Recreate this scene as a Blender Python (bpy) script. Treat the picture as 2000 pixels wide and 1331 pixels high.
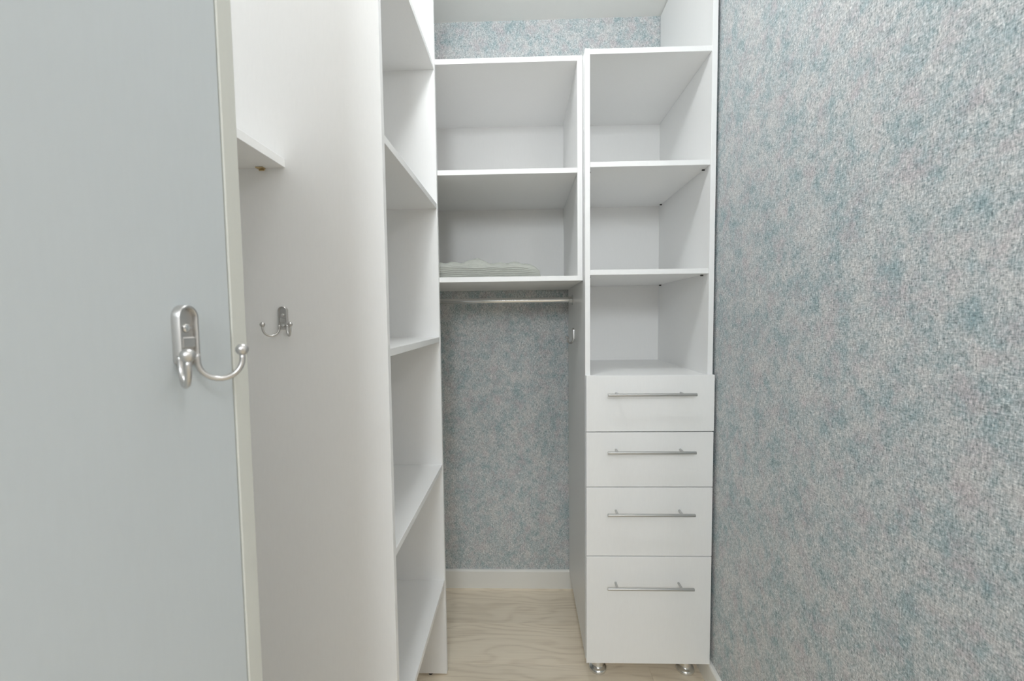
import bpy, bmesh, math, random
from mathutils import Vector, Matrix

for o in list(bpy.data.objects):
    bpy.data.objects.remove(o)
S = bpy.context.scene
COL = S.collection
PI = math.pi

# ------------------------------------------------------------------ camera
f, pitch, yaw, roll, H = 796.45, .05602, .02709, -.01119, 1.2153
cy_, sy_, cp_, sp_ = math.cos(yaw), math.sin(yaw), math.cos(pitch), math.sin(pitch)
FW = Vector((-sy_*cp_, cy_*cp_, -sp_))
R0 = Vector((cy_, sy_, 0))
U0 = R0.cross(FW)
RT = math.cos(roll)*R0 + math.sin(roll)*U0
UP = -math.sin(roll)*R0 + math.cos(roll)*U0
cd = bpy.data.cameras.new('camera')
cam = bpy.data.objects.new('camera', cd)
COL.objects.link(cam)
cam.matrix_world = Matrix(((RT.x, UP.x, -FW.x, 0), (RT.y, UP.y, -FW.y, 0), (RT.z, UP.z, -FW.z, H), (0, 0, 0, 1)))
cd.sensor_fit = 'HORIZONTAL'
cd.sensor_width = 36
cd.lens = f*36/2000
cd.clip_start = .02
cd.dof.use_dof = True
cd.dof.focus_distance = 1.25
cd.dof.aperture_fstop = 8
S.camera = cam

# ------------------------------------------------------------------ world, lamps, exposure
W = bpy.data.worlds.new('world')
S.world = W
W.use_nodes = True
W.node_tree.nodes['Background'].inputs[0].default_value = (.9, .95, 1, 1)
W.node_tree.nodes['Background'].inputs[1].default_value = .05


def lamp(name, kind, loc, power, col, size, rot=(0, 0, 0)):
    l = bpy.data.lights.new(name, kind)
    l.energy = power
    l.color = col
    if kind == 'AREA':
        l.shape = 'DISK'
        l.size = size
    else:
        l.shadow_soft_size = size
    o = bpy.data.objects.new(name, l)
    o.location = loc
    o.rotation_euler = rot
    COL.objects.link(o)
    return o


lamp('closet_globe_lamp', 'POINT', (-.12, .745, 2.33), 11, (.94, .975, 1), .06)
lamp('hall_pendant_lamp', 'POINT', (.80, -.60, 2.15), 9, (.95, .96, 1), .06)
fill = lamp('hall_fill_light', 'AREA', (-.1, -1.5, 2.06), 19.5, (.88, .945, 1), .42, (PI/2-.12, 0, 0))  # added fill light behind the camera for frontal brightness, no actual wall fixture
fill.data.shape = 'SQUARE'

S.view_settings.view_transform = 'Standard'
S.view_settings.look = 'None'
S.view_settings.gamma = 1
S.view_settings.use_curve_mapping = False
S.view_settings.exposure = 0.0
S.cycles.max_bounces = 16
S.cycles.diffuse_bounces = 10


# ------------------------------------------------------------------ materials
def new_mat(name):
    m = bpy.data.materials.new(name)
    m.use_nodes = True
    nt = m.node_tree
    return m, nt, nt.nodes['Principled BSDF']


def N(nt, t, **kw):
    n = nt.nodes.new(t)
    for k, v in kw.items():
        setattr(n, k, v)
    return n


def math_n(nt, op, a, b=None, clamp=False):
    n = N(nt, 'ShaderNodeMath', operation=op, use_clamp=clamp)
    for i, v in enumerate((a, b)):
        if v is None:
            continue
        if isinstance(v, (int, float)):
            n.inputs[i].default_value = v
        else:
            nt.links.new(v, n.inputs[i])
    return n.outputs[0]


def mix_c(nt, fac, a, b, mode='MIX'):
    n = N(nt, 'ShaderNodeMix', data_type='RGBA', blend_type=mode)
    for i, v in ((0, fac), (6, a), (7, b)):
        if isinstance(v, (int, float)):
            n.inputs[i].default_value = v
        elif isinstance(v, tuple):
            n.inputs[i].default_value = (*v, 1)
        else:
            nt.links.new(v, n.inputs[i])
    return n.outputs[2]


def noise(nt, vec, scale, detail=2, rough=.5):
    n = N(nt, 'ShaderNodeTexNoise')
    n.inputs['Scale'].default_value = scale
    n.inputs['Detail'].default_value = detail
    n.inputs['Roughness'].default_value = rough
    nt.links.new(vec, n.inputs['Vector'])
    return n.outputs['Fac']


def mapped(nt, vec, sc, loc=(0, 0, 0)):
    n = N(nt, 'ShaderNodeMapping')
    n.inputs['Scale'].default_value = sc
    n.inputs['Location'].default_value = loc
    nt.links.new(vec, n.inputs['Vector'])
    return n.outputs[0]


def ramp(nt, fac, stops):
    n = N(nt, 'ShaderNodeValToRGB')
    e = n.color_ramp.elements
    while len(e) < len(stops):
        e.new(.5)
    for el, (p, c) in zip(e, stops):
        el.position = p
        el.color = (*c, 1) if isinstance(c, tuple) else (c, c, c, 1)
    nt.links.new(fac, n.inputs[0])
    return n.outputs[0]


def laminate(name, col, rough=.36, spec=.4):
    """smooth melamine board with a very faint fine print"""
    m, nt, b = new_mat(name)
    tc = N(nt, 'ShaderNodeTexCoord').outputs['Object']
    n1 = noise(nt, mapped(nt, tc, (260, 260, 40)), 1, 2)
    n2 = noise(nt, tc, 3, 2)
    v = math_n(nt, 'ADD', math_n(nt, 'MULTIPLY', n1, .035), math_n(nt, 'MULTIPLY', n2, .02))
    v = math_n(nt, 'ADD', v, .972)
    c = N(nt, 'ShaderNodeVectorMath', operation='SCALE')
    c.inputs[0].default_value = col
    nt.links.new(v, c.inputs['Scale'])
    nt.links.new(c.outputs[0], b.inputs['Base Color'])
    b.inputs['Roughness'].default_value = rough
    b.inputs['Specular IOR Level'].default_value = spec
    return m


def paint(name, col, rough=.7):
    m, nt, b = new_mat(name)
    tc = N(nt, 'ShaderNodeTexCoord').outputs['Object']
    c = mix_c(nt, noise(nt, tc, 40, 3), tuple(x*.98 for x in col), col)
    nt.links.new(c, b.inputs['Base Color'])
    b.inputs['Roughness'].default_value = rough
    return m


def metal(name, col, rough, brushed=None, vary=.04):
    m, nt, b = new_mat(name)
    tc = N(nt, 'ShaderNodeTexCoord').outputs['Object']
    b.inputs['Metallic'].default_value = 1
    b.inputs['Base Color'].default_value = (*col, 1)
    n = noise(nt, mapped(nt, tc, brushed or (300, 300, 300)), 1, 2)
    r = math_n(nt, 'ADD', math_n(nt, 'MULTIPLY', n, vary), rough-vary/2)
    nt.links.new(r, b.inputs['Roughness'])
    return m


def wallpaper(name, axis):
    """non-woven wallpaper: crossed fibres on grey, with teal, blue and faint pink clouds"""
    m, nt, b = new_mat(name)
    tc = N(nt, 'ShaderNodeTexCoord').outputs['Object']
    sp = N(nt, 'ShaderNodeSeparateXYZ')
    nt.links.new(tc, sp.inputs[0])
    cb = N(nt, 'ShaderNodeCombineXYZ')
    nt.links.new(sp.outputs[axis], cb.inputs[0])
    nt.links.new(sp.outputs[2], cb.inputs[1])
    uv = cb.outputs[0]
    big = noise(nt, mapped(nt, uv, (1, .75, 1)), 13, 5, .68)
    mid = noise(nt, mapped(nt, uv, (1, .75, 1), (3.3, 1.7, 0)), 40, 4, .65)
    pink = noise(nt, mapped(nt, uv, (1, .8, 1), (7.1, 4.4, 0)), 19, 5, .68)
    # crossed threads
    va = noise(nt, mapped(nt, uv, (520, 110, 1)), 1, 2, .65)
    ha = noise(nt, mapped(nt, uv, (110, 520, 1), (5, 9, 0)), 1, 2, .65)
    vb = noise(nt, mapped(nt, uv, (210, 60, 1), (2, 3, 0)), 1, 2, .6)
    sp_ = noise(nt, mapped(nt, uv, (330, 300, 1), (4, 6, 0)), 1, 2, .6)
    thr = math_n(nt, 'ADD', math_n(nt, 'ADD', math_n(nt, 'MULTIPLY', va, .30), math_n(nt, 'MULTIPLY', ha, .24)), math_n(nt, 'ADD', math_n(nt, 'MULTIPLY', vb, .18), math_n(nt, 'MULTIPLY', sp_, .28)))
    cl = math_n(nt, 'ADD', math_n(nt, 'MULTIPLY', big, .52), math_n(nt, 'MULTIPLY', mid, .48))
    # the clouds break up along the threads
    cl = math_n(nt, 'ADD', cl, math_n(nt, 'MULTIPLY', math_n(nt, 'SUBTRACT', thr, .5), .7))
    base = ramp(nt, cl, [(.30, (.29, .395, .425)), (.42, (.40, .48, .50)), (.50, (.515, .555, .565)), (.58, (.605, .612, .61)), (.70, (.64, .632, .622))])
    pf = ramp(nt, pink, [(.50, 0.0), (.66, .5)])
    base = mix_c(nt, pf, base, (.54, .465, .49))
    lum = ramp(nt, thr, [(.36, .34), (.46, .83), (.54, 1.13), (.64, 1.62)])
    c = mix_c(nt, 1.0, base, lum, 'MULTIPLY')
    fl = noise(nt, mapped(nt, uv, (300, 150, 1), (8, 8, 0)), 1, 1, .5)
    ff = ramp(nt, fl, [(.66, 0.0), (.73, .6)])
    c = mix_c(nt, ff, c, (.80, .80, .77))
    dk = noise(nt, mapped(nt, uv, (280, 150, 1), (1, 15, 0)), 1, 1, .5)
    df = ramp(nt, dk, [(.26, .6), (.34, 0.0)])
    c = mix_c(nt, df, c, (.12, .16, .17))
    nt.links.new(c, b.inputs['Base Color'])
    b.inputs['Roughness'].default_value = .62
    b.inputs['Specular IOR Level'].default_value = .3
    bp = N(nt, 'ShaderNodeBump')
    bp.inputs['Strength'].default_value = .35
    bp.inputs['Distance'].default_value = .0012
    nt.links.new(thr, bp.inputs['Height'])
    nt.links.new(bp.outputs[0], b.inputs['Normal'])
    return m


def oak(name):
    m, nt, b = new_mat(name)
    tc = N(nt, 'ShaderNodeTexCoord').outputs['Object']
    oi = N(nt, 'ShaderNodeObjectInfo').outputs['Random']
    off = N(nt, 'ShaderNodeCombineXYZ')
    nt.links.new(math_n(nt, 'MULTIPLY', oi, 17.0), off.inputs[0])
    nt.links.new(math_n(nt, 'MULTIPLY', oi, 5.0), off.inputs[2])
    va = N(nt, 'ShaderNodeVectorMath', operation='ADD')
    nt.links.new(tc, va.inputs[0])
    nt.links.new(off.outputs[0], va.inputs[1])
    v = va.outputs[0]
    warp = noise(nt, mapped(nt, v, (1.9, 7, 1)), 1, 2, .5)
    sp = N(nt, 'ShaderNodeSeparateXYZ')
    nt.links.new(v, sp.inputs[0])
    ph = math_n(nt, 'ADD', math_n(nt, 'MULTIPLY', sp.outputs[1], 190), math_n(nt, 'MULTIPLY', warp, 62))
    rings = math_n(nt, 'ADD', math_n(nt, 'MULTIPLY', math_n(nt, 'SINE', ph), .5), .5)
    rings = math_n(nt, 'POWER', rings, 2.2)
    fine = noise(nt, mapped(nt, v, (5, 210, 1)), 1, 4, .65)
    broad = noise(nt, mapped(nt, v, (2.0, 14, 1)), 1, 3, .5)
    k = math_n(nt, 'ADD', math_n(nt, 'MULTIPLY', rings, .15), math_n(nt, 'ADD', math_n(nt, 'MULTIPLY', fine, .72), math_n(nt, 'MULTIPLY', broad, .36)))
    c = ramp(nt, k, [(.32, (.93, .83, .68)), (.58, (.87, .77, .62)), (.85, (.68, .575, .44))])
    tone = math_n(nt, 'ADD', math_n(nt, 'MULTIPLY', oi, .10), .95)
    sc = N(nt, 'ShaderNodeVectorMath', operation='SCALE')
    nt.links.new(c, sc.inputs[0])
    nt.links.new(tone, sc.inputs['Scale'])
    nt.links.new(sc.outputs[0], b.inputs['Base Color'])
    b.inputs['Roughness'].default_value = .42
    bp = N(nt, 'ShaderNodeBump')
    bp.inputs['Strength'].default_value = .12
    bp.inputs['Distance'].default_value = .0005
    nt.links.new(fine, bp.inputs['Height'])
    nt.links.new(bp.outputs[0], b.inputs['Normal'])
    return m


def fabric(name, col):
    m, nt, b = new_mat(name)
    tc = N(nt, 'ShaderNodeTexCoord').outputs['Object']
    n1 = noise(nt, mapped(nt, tc, (90, 90, 420)), 1, 2, .6)
    c = mix_c(nt, n1, tuple(x*.82 for x in col), tuple(min(1, x*1.1) for x in col))
    nt.links.new(c, b.inputs['Base Color'])
    b.inputs['Roughness'].default_value = .95
    b.inputs['Specular IOR Level'].default_value = .1
    bp = N(nt, 'ShaderNodeBump')
    bp.inputs['Strength'].default_value = .5
    bp.inputs['Distance'].default_value = .001
    nt.links.new(n1, bp.inputs['Height'])
    nt.links.new(bp.outputs[0], b.inputs['Normal'])
    return m


WHITE = laminate('white_laminate', (.87, .87, .865))
WHITE_IN = laminate('white_hardboard', (.87, .865, .855), .5, .3)
PANEL = laminate('pale_grey_panel', (.60, .645, .668), .42, .35)
STRIP = laminate('cream_edge_strip', (.66, .67, .625), .35, .4)
CEIL = paint('ceiling_paint', (.86, .85, .82))
PAINT = paint('hall_wall_paint', (.85, .84, .83))
TRIM = paint('baseboard_paint', (.84, .835, .80), .4)
PAPER_R = wallpaper('blue_grey_wallpaper_side', 1)
PAPER_B = wallpaper('blue_grey_wallpaper_back', 0)
OAK = oak('light_oak_laminate')
SATIN = metal('satin_nickel', (.60, .59, .575), .36)
BRUSH = metal('brushed_steel', (.56, .56, .55), .33, (20, 900, 900))
CHROME = metal('chrome', (.78, .78, .77), .13, None, .006)
BRASS = metal('brass', (.60, .47, .27), .35)
DARKMETAL = metal('dark_pin_metal', (.12, .12, .12), .4)
BLACK = paint('black_plastic', (.012, .012, .012), .5)
QUILT = fabric('grey_green_quilted_cloth', (.44, .452, .415))


# ------------------------------------------------------------------ mesh helpers
def mesh_obj(name, bm, mat, parent=None, smooth=False, world=None):
    """link a bmesh as one object; world= the offset subtracted so that verts given in world space fit the parent"""
    if world is not None:
        bmesh.ops.translate(bm, vec=-Vector(world), verts=bm.verts)
    bmesh.ops.recalc_face_normals(bm, faces=bm.faces)
    me = bpy.data.meshes.new(name)
    bm.to_mesh(me)
    bm.free()
    me.materials.append(mat)
    if smooth:
        me.polygons.foreach_set('use_smooth', [True]*len(me.polygons))
        if smooth != 'all':
            me.set_sharp_from_angle(angle=.7)
    o = bpy.data.objects.new(name, me)
    COL.objects.link(o)
    if parent:
        o.parent = parent
    return o


def add_box(bm, x0, x1, y0, y1, z0, z1, bev=0):
    b2 = bmesh.new()
    bmesh.ops.create_cube(b2, size=1)
    for v in b2.verts:
        v.co = Vector(((x0+x1)/2 + v.co.x*(x1-x0), (y0+y1)/2 + v.co.y*(y1-y0), (z0+z1)/2 + v.co.z*(z1-z0)))
    if bev:
        bmesh.ops.bevel(b2, geom=b2.edges[:], offset=bev, segments=1, affect='EDGES')
    tmp = bpy.data.meshes.new('tmp')
    b2.to_mesh(tmp)
    b2.free()
    bm.from_mesh(tmp)
    bpy.data.meshes.remove(tmp)


def box(name, x0, x1, y0, y1, z0, z1, mat, parent=None, bev=.0006):
    bm = bmesh.new()
    add_box(bm, x0, x1, y0, y1, z0, z1, bev)
    w = parent_world(parent) if parent else None
    return mesh_obj(name, bm, mat, parent, world=w)


def parent_world(p):
    v = Vector(p.location)
    while p.parent:
        p = p.parent
        v = v + Vector(p.location)
    return v


def add_tube(bm, pts, rad, seg=12, caps=True):
    """sweep a circle of radius rad (number or list) along pts"""
    pts = [Vector(p) for p in pts]
    rr = rad if isinstance(rad, (list, tuple)) else [rad]*len(pts)
    t0 = (pts[1]-pts[0]).normalized()
    a = Vector((0, 0, 1)) if abs(t0.z) < .9 else Vector((1, 0, 0))
    n = t0.cross(a).normalized()
    rings = []
    for i, p in enumerate(pts):
        t = (pts[min(i+1, len(pts)-1)] - pts[max(i-1, 0)]).normalized()
        n = (n - t*n.dot(t)).normalized()
        b = t.cross(n)
        rings.append([bm.verts.new(p + rr[i]*(math.cos(2*PI*k/seg)*n + math.sin(2*PI*k/seg)*b)) for k in range(seg)])
    for r0, r1 in zip(rings, rings[1:]):
        for k in range(seg):
            bm.faces.new((r0[k], r0[(k+1) % seg], r1[(k+1) % seg], r1[k]))
    if caps:
        bm.faces.new(rings[0][::-1])
        bm.faces.new(rings[-1])


def add_lathe(bm, prof, axis_o, axis='Z', seg=28, sign=1):
    """revolve (radius, height) pairs about an axis through axis_o"""
    rings = []
    for r, h in prof:
        ring = []
        for k in range(seg):
            c, s = r*math.cos(2*PI*k/seg), r*math.sin(2*PI*k/seg)
            d = {'Z': Vector((c, s, sign*h)), 'X': Vector((sign*h, c, s)), 'Y': Vector((c, sign*h, s))}[axis]
            ring.append(bm.verts.new(Vector(axis_o)+d))
        rings.append(ring)
    for a, b in zip(rings, rings[1:]):
        for k in range(seg):
            bm.faces.new((a[k], a[(k+1) % seg], b[(k+1) % seg], b[k]))
    bm.faces.new(rings[0][::-1])
    bm.faces.new(rings[-1])


def thing(name, label, cat, loc=(0, 0, 0), rotz=0, group=None):
    o = bpy.data.objects.new(name, None)
    o.empty_display_size = .05
    COL.objects.link(o)
    o.location = loc
    o.rotation_euler = (0, 0, rotz)
    o['label'] = label
    o['category'] = cat
    if group:
        o['group'] = group
    return o


def struct(o):
    o['kind'] = 'structure'
    return o


def dup(root, name=None):
    """copy a thing with its parts and their sub-parts"""
    r = root.copy()
    COL.objects.link(r)
    for ch in list(root.children):
        c = ch.copy()
        COL.objects.link(c)
        c.parent = r
        for g in list(ch.children):
            d = g.copy()
            COL.objects.link(d)
            d.parent = c
    return r


# ------------------------------------------------------------------ main measures (metres, camera above the origin)
T = .016
ZC = 2.456                     # ceiling
YW = 1.7772                    # back wall
XW = .6052                     # right wall
XLW = -.752                    # left wall
XL, XR = .1964, .5964          # drawer tower, outer sides
YT, YD, YTB = 1.2944, 1.2779, 1.768
YU = 1.3335                    # hanging unit, front
XT, YN, YF = -.2699, .8042, 1.3159   # left shelf unit: front plane, near board, far board

# ------------------------------------------------------------------ setting
fl = box('floor', -1.7, 2.0, -2.3, 1.90, -.06, -.0085, TRIM, bev=0)
struct(fl)
# planks run across the closet; joints fall as the photograph shows
pw, plen = .1925, 1.285
bm = bmesh.new()
add_box(bm, 0, plen-.0004, 0, pw-.0004, -.008, 0, .0004)
pm = mesh_obj('plank', bm, OAK, fl)
first = True
rng = random.Random(4)
row = 0
y = 1.3655 + pw*2
while y > -2.3:
    x = (-.45, -.95, -.62, -.86)[row % 4] - 2*plen
    while x < 2.0:
        if x + plen > -1.7:
            o = pm if first else pm.copy()
            if not first:
                COL.objects.link(o)
                o.parent = fl
            first = False
            o.location = (x, y, 0)
        x += plen
    y -= pw
    row += 1

struct(box('ceiling', -1.7, 2.0, -2.3, 1.90, ZC, ZC+.06, CEIL, bev=0))
struct(box('wall_back', XLW-.1, XW+.1, YW, YW+.1, 0, ZC, PAPER_B, bev=0))
struct(box('wall_right', XW, XW+.09, .40, YW, 0, ZC, PAPER_R, bev=0))
struct(box('wall_left', XLW-.09, XLW, -.81, YW, 0, ZC, PAINT, bev=0))
struct(box('wall_hall_left', -1.7, -1.6, -2.2, -.81, 0, ZC, PAINT, bev=0))
struct(box('wall_hall_right', 1.9, 2.0, -2.2, .40, 0, ZC, PAINT, bev=0))
struct(box('wall_hall_back', -1.7, 2.0, -2.3, -2.2, 0, ZC, PAINT, bev=0))
struct(box('wall_front_left', -1.7, -.289, -.91, -.81, 0, ZC, PAINT, bev=0))
struct(box('wall_front_right', XW+.09, 2.0, .40, .50, 0, ZC, PAINT, bev=0))


def baseboard(name, p0, p1, nrm, h=.0838, t=.012):
    """extruded skirting profile from p0 to p1, nrm points into the room"""
    prof = [(0, 0), (t, 0), (t, h-.007), (t-.0025, h-.0015), (t-.005, h), (0, h)]
    bm = bmesh.new()
    rr = []
    for p in (p0, p1):
        rr.append([bm.verts.new(Vector((p[0], p[1], 0)) + Vector((nrm[0]*a, nrm[1]*a, b))) for a, b in prof])
    n = len(prof)
    for k in range(n):
        bm.faces.new((rr[0][k], rr[0][(k+1) % n], rr[1][(k+1) % n], rr[1][k]))
    bm.faces.new(rr[0][::-1])
    bm.faces.new(rr[1])
    return struct(mesh_obj(name, bm, TRIM))


baseboard('baseboard_back', (XLW, YW), (XW, YW), (0, -1))
baseboard('baseboard_right', (XW, .40), (XW, YW-.012), (-1, 0))

# ------------------------------------------------------------------ drawer tower (right)
tower = thing('drawer_cabinet', 'tall narrow white cabinet, open shelves over four drawers, beside the wallpapered wall', 'cabinet', ((XL+XR)/2, 1.53, 0))
ZB = .0856
ZT = 2.0316
box('side_panel', XL, XL+T, YT, YTB+.003, ZB, ZT, WHITE, tower)
rp = box('side_panel', XR-T, XR, YT-.0005, YTB+.003, ZB, ZC-.004, WHITE, tower)
rp['label'] = 'taller side panel rising to the ceiling'
ys = YT+.003
box('top_panel', XL+T, XR-T, ys, YTB, ZT-T, ZT, WHITE, tower)
for z in (1.6941, 1.3622):
    box('shelf', XL+T+.0003, XR-T-.0003, ys, YTB-.001, z-T, z, WHITE, tower)
box('drawer_top_board', XL+T, XR-T, YT, YTB, 1.0278-T, 1.0278, WHITE, tower)
box('bottom_board', XL+T, XR-T, YT, YTB, ZB, ZB+T, WHITE, tower)
box('back_panel', XL+T, XR-T, YTB, YTB+.003, ZB, ZT, WHITE_IN, tower, bev=0)
for z in (1.6941, 1.3622):                       # shelf pins, seen under the right ends
    for y in (1.337, 1.735):
        for xx, sg in ((XR-T, -1), (XL+T, 1)):
            bm = bmesh.new()
            add_lathe(bm, [(.0022, -.001), (.0022, .0075), (.0016, .0085)], (xx, y, z-T-.0024), 'X', 10, sg)
            add_box(bm, min(xx, xx+sg*.0075), max(xx, xx+sg*.0075), y-.003, y+.003, z-T-.0012, z-T-.0002)
            mesh_obj('shelf_pin', bm, DARKMETAL, tower, world=tower.location)
# drawers: (top z, bottom z, bar z, bar x0, bar x1)
zs = [1.0302, .8506, .6724, .4453, .0842]
bars = [.9745, .7941, .5964, .3577]
yb = 1.2455
for k in range(4):
    z1, z0 = zs[k]-(.0015 if k else 0), zs[k+1]+(.0015 if k < 3 else 0)
    bm = bmesh.new()
    xr = XR + (.0012 if k == 0 else 0)
    add_box(bm, XL+.0008, xr-.0012, YD, YD+T, z0, z1, .0008)
    bx0, bx1, by0, by1, bz0, bz1 = XL+.03, XR-.03, YD+T, YTB-.04, z0+.022, z1-.045
    if k == 3:
        bz1 = z0+.2
    add_box(bm, bx0, bx1, by0, by1, bz0, bz0+.01)                 # the box behind the front
    add_box(bm, bx0, bx0+.012, by0, by1, bz0+.01, bz1)
    add_box(bm, bx1-.012, bx1, by0, by1, bz0+.01, bz1)
    add_box(bm, bx0+.012, bx1-.012, by1-.012, by1, bz0+.01, bz1)
    d = mesh_obj('drawer', bm, WHITE, tower, world=tower.location)
    zb = bars[k]
    bm = bmesh.new()
    r = .0047
    a, b_ = .2588, .5288
    add_tube(bm, [(a, yb, zb), (a+.0006, yb, zb), (b_-.0006, yb, zb), (b_, yb, zb)], [r-.0006, r, r, r-.0006], 16)
    for px in (.291, .4915):
        add_tube(bm, [(px, yb+.002, zb), (px, YD-.0004, zb)], .0036, 12)
    h = mesh_obj('handle', bm, BRUSH, d, smooth=True, world=tower.location)
    h['label'] = 'brushed steel bar handle on two posts'
# feet
legbm = [(.0302, 0), (.0308, .0015), (.0306, .006), (.0285, .0105), (.0235, .0135), (.0205, .0150), (.0188, .0185), (.0180, .022), (.0180, .074), (.021, .0755), (.021, .0805), (.0275, .0815), (.0275, .0852)]
for lx in (.2475, .5465):
    for ly in (1.3545, 1.71):
        bm = bmesh.new()
        add_lathe(bm, legbm, (lx, ly, .0004), 'Z', 36)
        o = mesh_obj('leg', bm, CHROME, tower, smooth=True, world=tower.location)
        o['label'] = 'round chrome foot with a flared base'

# ------------------------------------------------------------------ hanging unit (back)
hu = thing('hanging_unit', 'white open wardrobe unit on the back wall, two shelf boxes above a chrome clothes rail', 'wardrobe', (-.27, 1.56, 0))
k_ = YU/1.3208
zz = lambda z: H + (z-H)*k_
Z1, Z2, Z3 = zz(2.0281), zz(1.6868), zz(1.3473)
X1 = XL-.0012
X0 = XLW+.003
YB = YW-.0075
box('top_panel', X0, X1, YU, YB+.003, Z1-T, Z1, WHITE, hu)
box('shelf', X0+T, X1-T-.001, YU+.001, YB, Z2-T, Z2, WHITE, hu)
box('bottom_panel', X0+T, X1, YU-.001, YB+.003, Z3-T, Z3, WHITE, hu)
box('side_panel', X1-T-.001, X1, YU, YB, Z3, Z1-T, WHITE, hu)
lp = box('side_panel', X0, X0+T, YU+.002, YB-.006, .001, Z1-T, WHITE, hu)
box('back_panel', X0+T, X1-T-.001, YB, YB+.003, Z3, Z1-T, WHITE_IN, hu, bev=0)
ry, rz = 1.6054, 1.2822
bm = bmesh.new()
add_tube(bm, [(X0+T+.004, ry, rz), (XL-.004, ry, rz)], .0098, 20)
rail = mesh_obj('clothes_rail', bm, CHROME, hu, smooth=True, world=hu.location)
for xx, sg in ((XL-.0002, -1), (X0+T+.0002, 1)):
    bm = bmesh.new()
    add_lathe(bm, [(.0205, 0), (.0205, .002), (.0185, .0032), (.0135, .0035), (.0135, .016), (.0125, .0168)], (xx, ry, rz), 'X', 24, sg)
    mesh_obj('rail_flange', bm, CHROME, rail, smooth=True, world=hu.location)

# ------------------------------------------------------------------ shelf unit (left)
sh = thing('shelf_unit', 'tall white open shelf unit along the left, its broad side board facing the camera', 'shelf unit', (-.51, 1.07, 0))
XBK = XLW+.004
zl = lambda z: H + (z-H)*1.05
ztop = ZC-.006
box('side_panel', XBK, XT, YN, YN+T, .0065, ztop, WHITE, sh)
fp = box('side_panel', XBK, XT, YF, YF+T, .0065, ztop, WHITE, sh)
for z in (1.9561+.0155, 1.5481+.0155, 1.1579, .7559, .3791):
    z = zl(z)
    box('shelf', XBK+.004, XT-.0012, YN+T, YF, z-T, z, WHITE, sh)
box('top_panel', XBK, XT, YN+T, YF, ztop-T, ztop, WHITE, sh)
box('back_panel', XBK, XBK+.003, YN+T, YF, .0865, ztop-T, WHITE_IN, sh, bev=0)
for yy in (YN+T/2, YF+T/2):
    for xx in (-.327, XBK+.05):
        bm = bmesh.new()
        add_lathe(bm, [(.0065, 0), (.0075, .002), (.0075, .005), (.003, .0066)], (xx, yy, .0002), 'Z', 16)
        mesh_obj('glide_foot', bm, BLACK, sh, smooth=True, world=sh.location)

# small shelf in the niche nearer the camera
XS, ZS = -.4621, 1.5132
ws = thing('niche_shelf', 'short white shelf fixed to the shelf unit side board, high above the small coat hook', 'shelf', (-.6, .60, ZS))
box('shelf_board', XLW+.002, XS, .40, YN-.0004, ZS, ZS+T, WHITE, ws)
bm = bmesh.new()
add_box(bm, -.516, -.501, YN-.0100, YN-.0005, ZS-.0022, ZS-.0002, .0005)
add_box(bm, -.5135, -.5030, YN-.0022, YN-.0005, ZS-.0050, ZS-.0022, .0005)
br = mesh_obj('bracket', bm, BRASS, ws, world=ws.location)
br['label'] = 'small brass bracket under the rear edge'

# ------------------------------------------------------------------ panel close to the camera (left)
XP = -.2570
np_ = thing('upright_panel', 'pale grey upright panel nearest the camera at far left, edged with a cream strip', 'panel', (XP-.015, 0, 0))
box('board', XP-.03, XP, -.80, .3520, .004, 2.06, PANEL, np_, bev=.001)
bm = bmesh.new()
prof = [(XP-.0312, .3525), (XP-.0312, .3700), (XP-.0300, .3722), (XP-.0006, .3722), (XP+.0005, .3712), (XP+.0010, .3695), (XP+.0010, .3535), (XP+.0004, .3525)]
r0 = [bm.verts.new((a, b, .004)) for a, b in prof]
r1 = [bm.verts.new((a, b, 2.06)) for a, b in prof]
n = len(prof)
for k in range(n):
    bm.faces.new((r0[k], r0[(k+1) % n], r1[(k+1) % n], r1[k]))
bm.faces.new(r0)
bm.faces.new(r1)
mesh_obj('edge_strip', bm, STRIP, np_, world=np_.location)['label'] = 'cream edge strip'
for yy in (-.72, .26):
    bm = bmesh.new()
    add_box(bm, XP-.024, XP-.006, yy-.03, yy+.03, 0, .004)
    mesh_obj('glide_foot', bm, BLACK, np_, world=np_.location)


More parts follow.
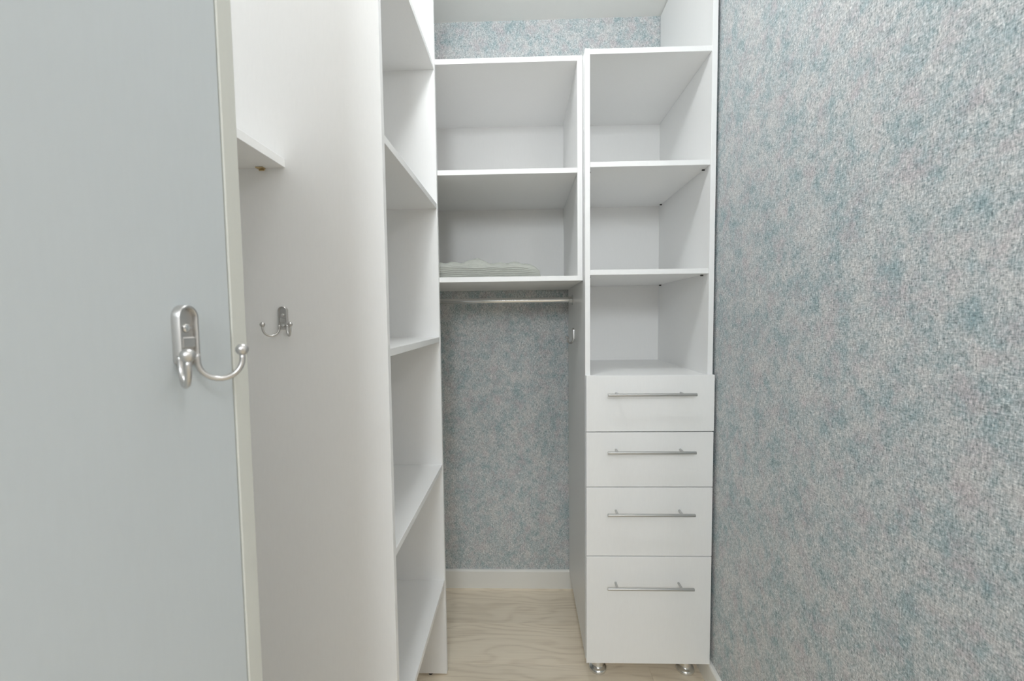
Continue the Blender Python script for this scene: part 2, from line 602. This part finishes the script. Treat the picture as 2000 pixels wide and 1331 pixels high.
# ------------------------------------------------------------------ coat hooks
def make_hook(label, loc, rotz):
    """double hook; local -y points away from the surface, origin at the top of the plate on the surface"""
    t = thing('coat_hook', label, 'hook', loc, rotz, 'double coat hooks')
    # back plate: a slab with a round top
    bm = bmesh.new()
    w, hh = .0088, .0445
    out = []
    for k in range(13):
        a = PI*k/12
        out.append((w*math.cos(a), -w+w*math.sin(a)))
    out += [(-w, -hh+.003), (-w+.003, -hh), (w-.003, -hh), (w, -hh+.003)]
    fr = [bm.verts.new((a*.93, -.0026, b)) for a, b in out]
    md = [bm.verts.new((a, -.0018, b)) for a, b in out]
    bk = [bm.verts.new((a, -.0001, b)) for a, b in out]
    for A, B in ((fr, md), (md, bk)):
        for k in range(len(out)):
            bm.faces.new((A[k], A[(k+1) % len(out)], B[(k+1) % len(out)], B[k]))
    bm.faces.new(fr)
    bm.faces.new(bk)
    mesh_obj('back_plate', bm, SATIN, t, smooth=True)
    bm = bmesh.new()
    add_box(bm, -.0064, .0064, -.0052, -.0024, -.0315, -.0225, .0012)
    mesh_obj('bridge', bm, SATIN, t)
    bm = bmesh.new()                                         # raised arch around the plate
    path = [(.0079, -.0400), (.0079, -.0079)]
    path += [(.0079*math.cos(PI*k/14), -.0079+.0079*math.sin(PI*k/14)) for k in range(1, 14)]
    path += [(-.0079, -.0079), (-.0079, -.0400)]
    sec = [(-.0014, 0), (-.0014, .0050), (-.0007, .0060), (.0007, .0060), (.0014, .0050), (.0014, 0)]
    rr = []
    for i, (px, pz) in enumerate(path):
        q0, q1 = path[max(i-1, 0)], path[min(i+1, len(path)-1)]
        tx, tz = q1[0]-q0[0], q1[1]-q0[1]
        l = math.hypot(tx, tz)
        nx, nz = tz/l, -tx/l
        rr.append([bm.verts.new((px+nx*a_, -.0001-d_, pz+nz*a_)) for a_, d_ in sec])
    for A, B in zip(rr, rr[1:]):
        for k in range(6):
            bm.faces.new((A[k], A[(k+1) % 6], B[(k+1) % 6], B[k]))
    bm.faces.new(rr[0])
    bm.faces.new(rr[-1])
    mesh_obj('arch', bm, SATIN, t, smooth=True)
    for z in (-.0160, -.0375):
        bm = bmesh.new()
        add_lathe(bm, [(.0036, .0024), (.0036, .0034), (.0028, .0044), (.0012, .0049)], (0, 0, z), 'Y', 16, -1)
        add_box(bm, -.0028, .0028, -.0052, -.0044, z-.0004, z+.0004)
        mesh_obj('screw', bm, CHROME, t, smooth=True)
    for s in (-1, 1):
        pts = []
        c = .0078
        wy = -.0040
        pts.append((s*c, wy, -.036))
        pts.append((s*c, wy, -.039))
        ox, oy = .0195, .0222                               # sideways and outward reach
        for k in range(1, 15):                                # the bowl
            a = PI*k/14
            q = (1-math.cos(a))/2
            zdip = -.0415 - .0155*math.sin(a)
            z = zdip if k < 8 else -.0415 - .0155*math.sin(a)
            pts.append((s*(c + ox*q), wy - oy*q, z))
        pts.append((s*(c+ox), wy-oy, -.0375))
        bm = bmesh.new()
        rads = [.0023]*2 + [.0021]*(len(pts)-2)
        add_tube(bm, pts, rads, 12)
        arm = mesh_obj('arm', bm, SATIN, t, smooth='all')
        bm = bmesh.new()
        bmesh.ops.create_uvsphere(bm, u_segments=20, v_segments=12, radius=.0048)
        bmesh.ops.translate(bm, vec=(s*(c+ox), wy-oy, -.0345), verts=bm.verts)
        mesh_obj('ball_tip', bm, SATIN, arm, smooth='all')
    return t


hk = make_hook('satin double coat hook nearest the camera, on the pale grey panel at far left', (XP+.0001, .3008, 1.2262), PI/2)
h2 = dup(hk)
h2.location = (-.4775, YN-.0001, 1.2417)
h2.rotation_euler = (0, 0, 0)
h2['label'] = 'satin double coat hook on the broad white side board, below the short niche shelf'
h3 = dup(hk)
h3.location = (XL-.0001, 1.5732, 1.1711)
h3.rotation_euler = (0, 0, -PI/2)
h3['label'] = 'tiny coat hook in shadow on the drawer cabinet side, under the clothes rail'

# ------------------------------------------------------------------ quilted cushion on the lower shelf of the hanging unit
def make_quilt():
    bm = bmesh.new()
    xa, xb = -.53, .0625
    ya, yb_ = 1.358, 1.66
    nx, nt_ = 150, 76
    rnd = random.Random(8)
    ph = [rnd.random()*6.28 for _ in range(12)]
    rows = []
    for i in range(nx+1):
        u = i/nx
        x = xa + (xb-xa)*u
        dr = max(0., 1 - (xb-x)/.115)
        dl = max(0., 1 - (x-xa)/.06)
        e = max(dr, dl)
        hgt = .0475*(1-.34*e**2.2) * math.sqrt(max(0, 1-e**16)) + .0002
        hgt += .0028*math.sin(x*23+1.0)*(1-e)
        ins = .045*(1-math.sqrt(max(0, 1-e**4)))
        y0, y1 = ya+ins*.6, yb_-ins
        row_ = []
        for j in range(nt_):
            t = j/nt_
            if t < .26:                                     # front face, bottom to top
                q = t/.26
                z = hgt*.80*q
                y = y0 + .004*(2*q-1)**2
                wav = math.sin(q*6*2*PI + .9*math.sin(x*31+ph[0]) + .6*math.sin(x*77+ph[1]))
                y -= .0019*wav*(1-e**4)
                z += .0008*math.sin(x*60+q*9+ph[2])*q
            elif t < .74:                                   # top
                q = (t-.26)/.48
                y = y0 + .003 + (y1-y0-.006)*q
                edge = min(1, q/.10) if q < .5 else min(1, (1-q)/.14)
                z = hgt*(.80+.20*math.sin(edge*PI/2))
                rowf = (y-y0)/.045
                off = .5*(int(rowf) % 2)
                cx = (x/.052 + off) % 1.0
                puff = (1-abs(2*cx-1)**2.4)*(1-abs(2*(rowf % 1)-1)**2.4)
                z += .0085*puff*(1-e**2)*edge
                z += .019*math.exp(-((x+.155)/.030)**2)*math.exp(-((y-1.42)/.06)**2)
            elif t < .88:
                q = (t-.74)/.14
                z = hgt*.80*(1-q)
                y = y1 - .003*(2*q-1)**2
            else:
                q = (t-.88)/.12
                y = y1 + (y0-y1)*q
                z = 0
            row_.append(bm.verts.new((x, y, Z3+.0004+max(z, 0))))
        rows.append(row_)
    for a, b in zip(rows, rows[1:]):
        for j in range(nt_):
            bm.faces.new((a[j], a[(j+1) % nt_], b[(j+1) % nt_], b[j]))
    bm.faces.new(rows[0])
    bm.faces.new(rows[-1])
    loc = (-.23, 1.5, Z3)
    t = mesh_obj('quilted_cushion', bm, QUILT, None, smooth='all', world=loc)
    t.location = loc
    t['label'] = 'flat grey green quilted cushion lying on the white shelf above the clothes rail'
    t['category'] = 'cushion'
    return t


make_quilt()
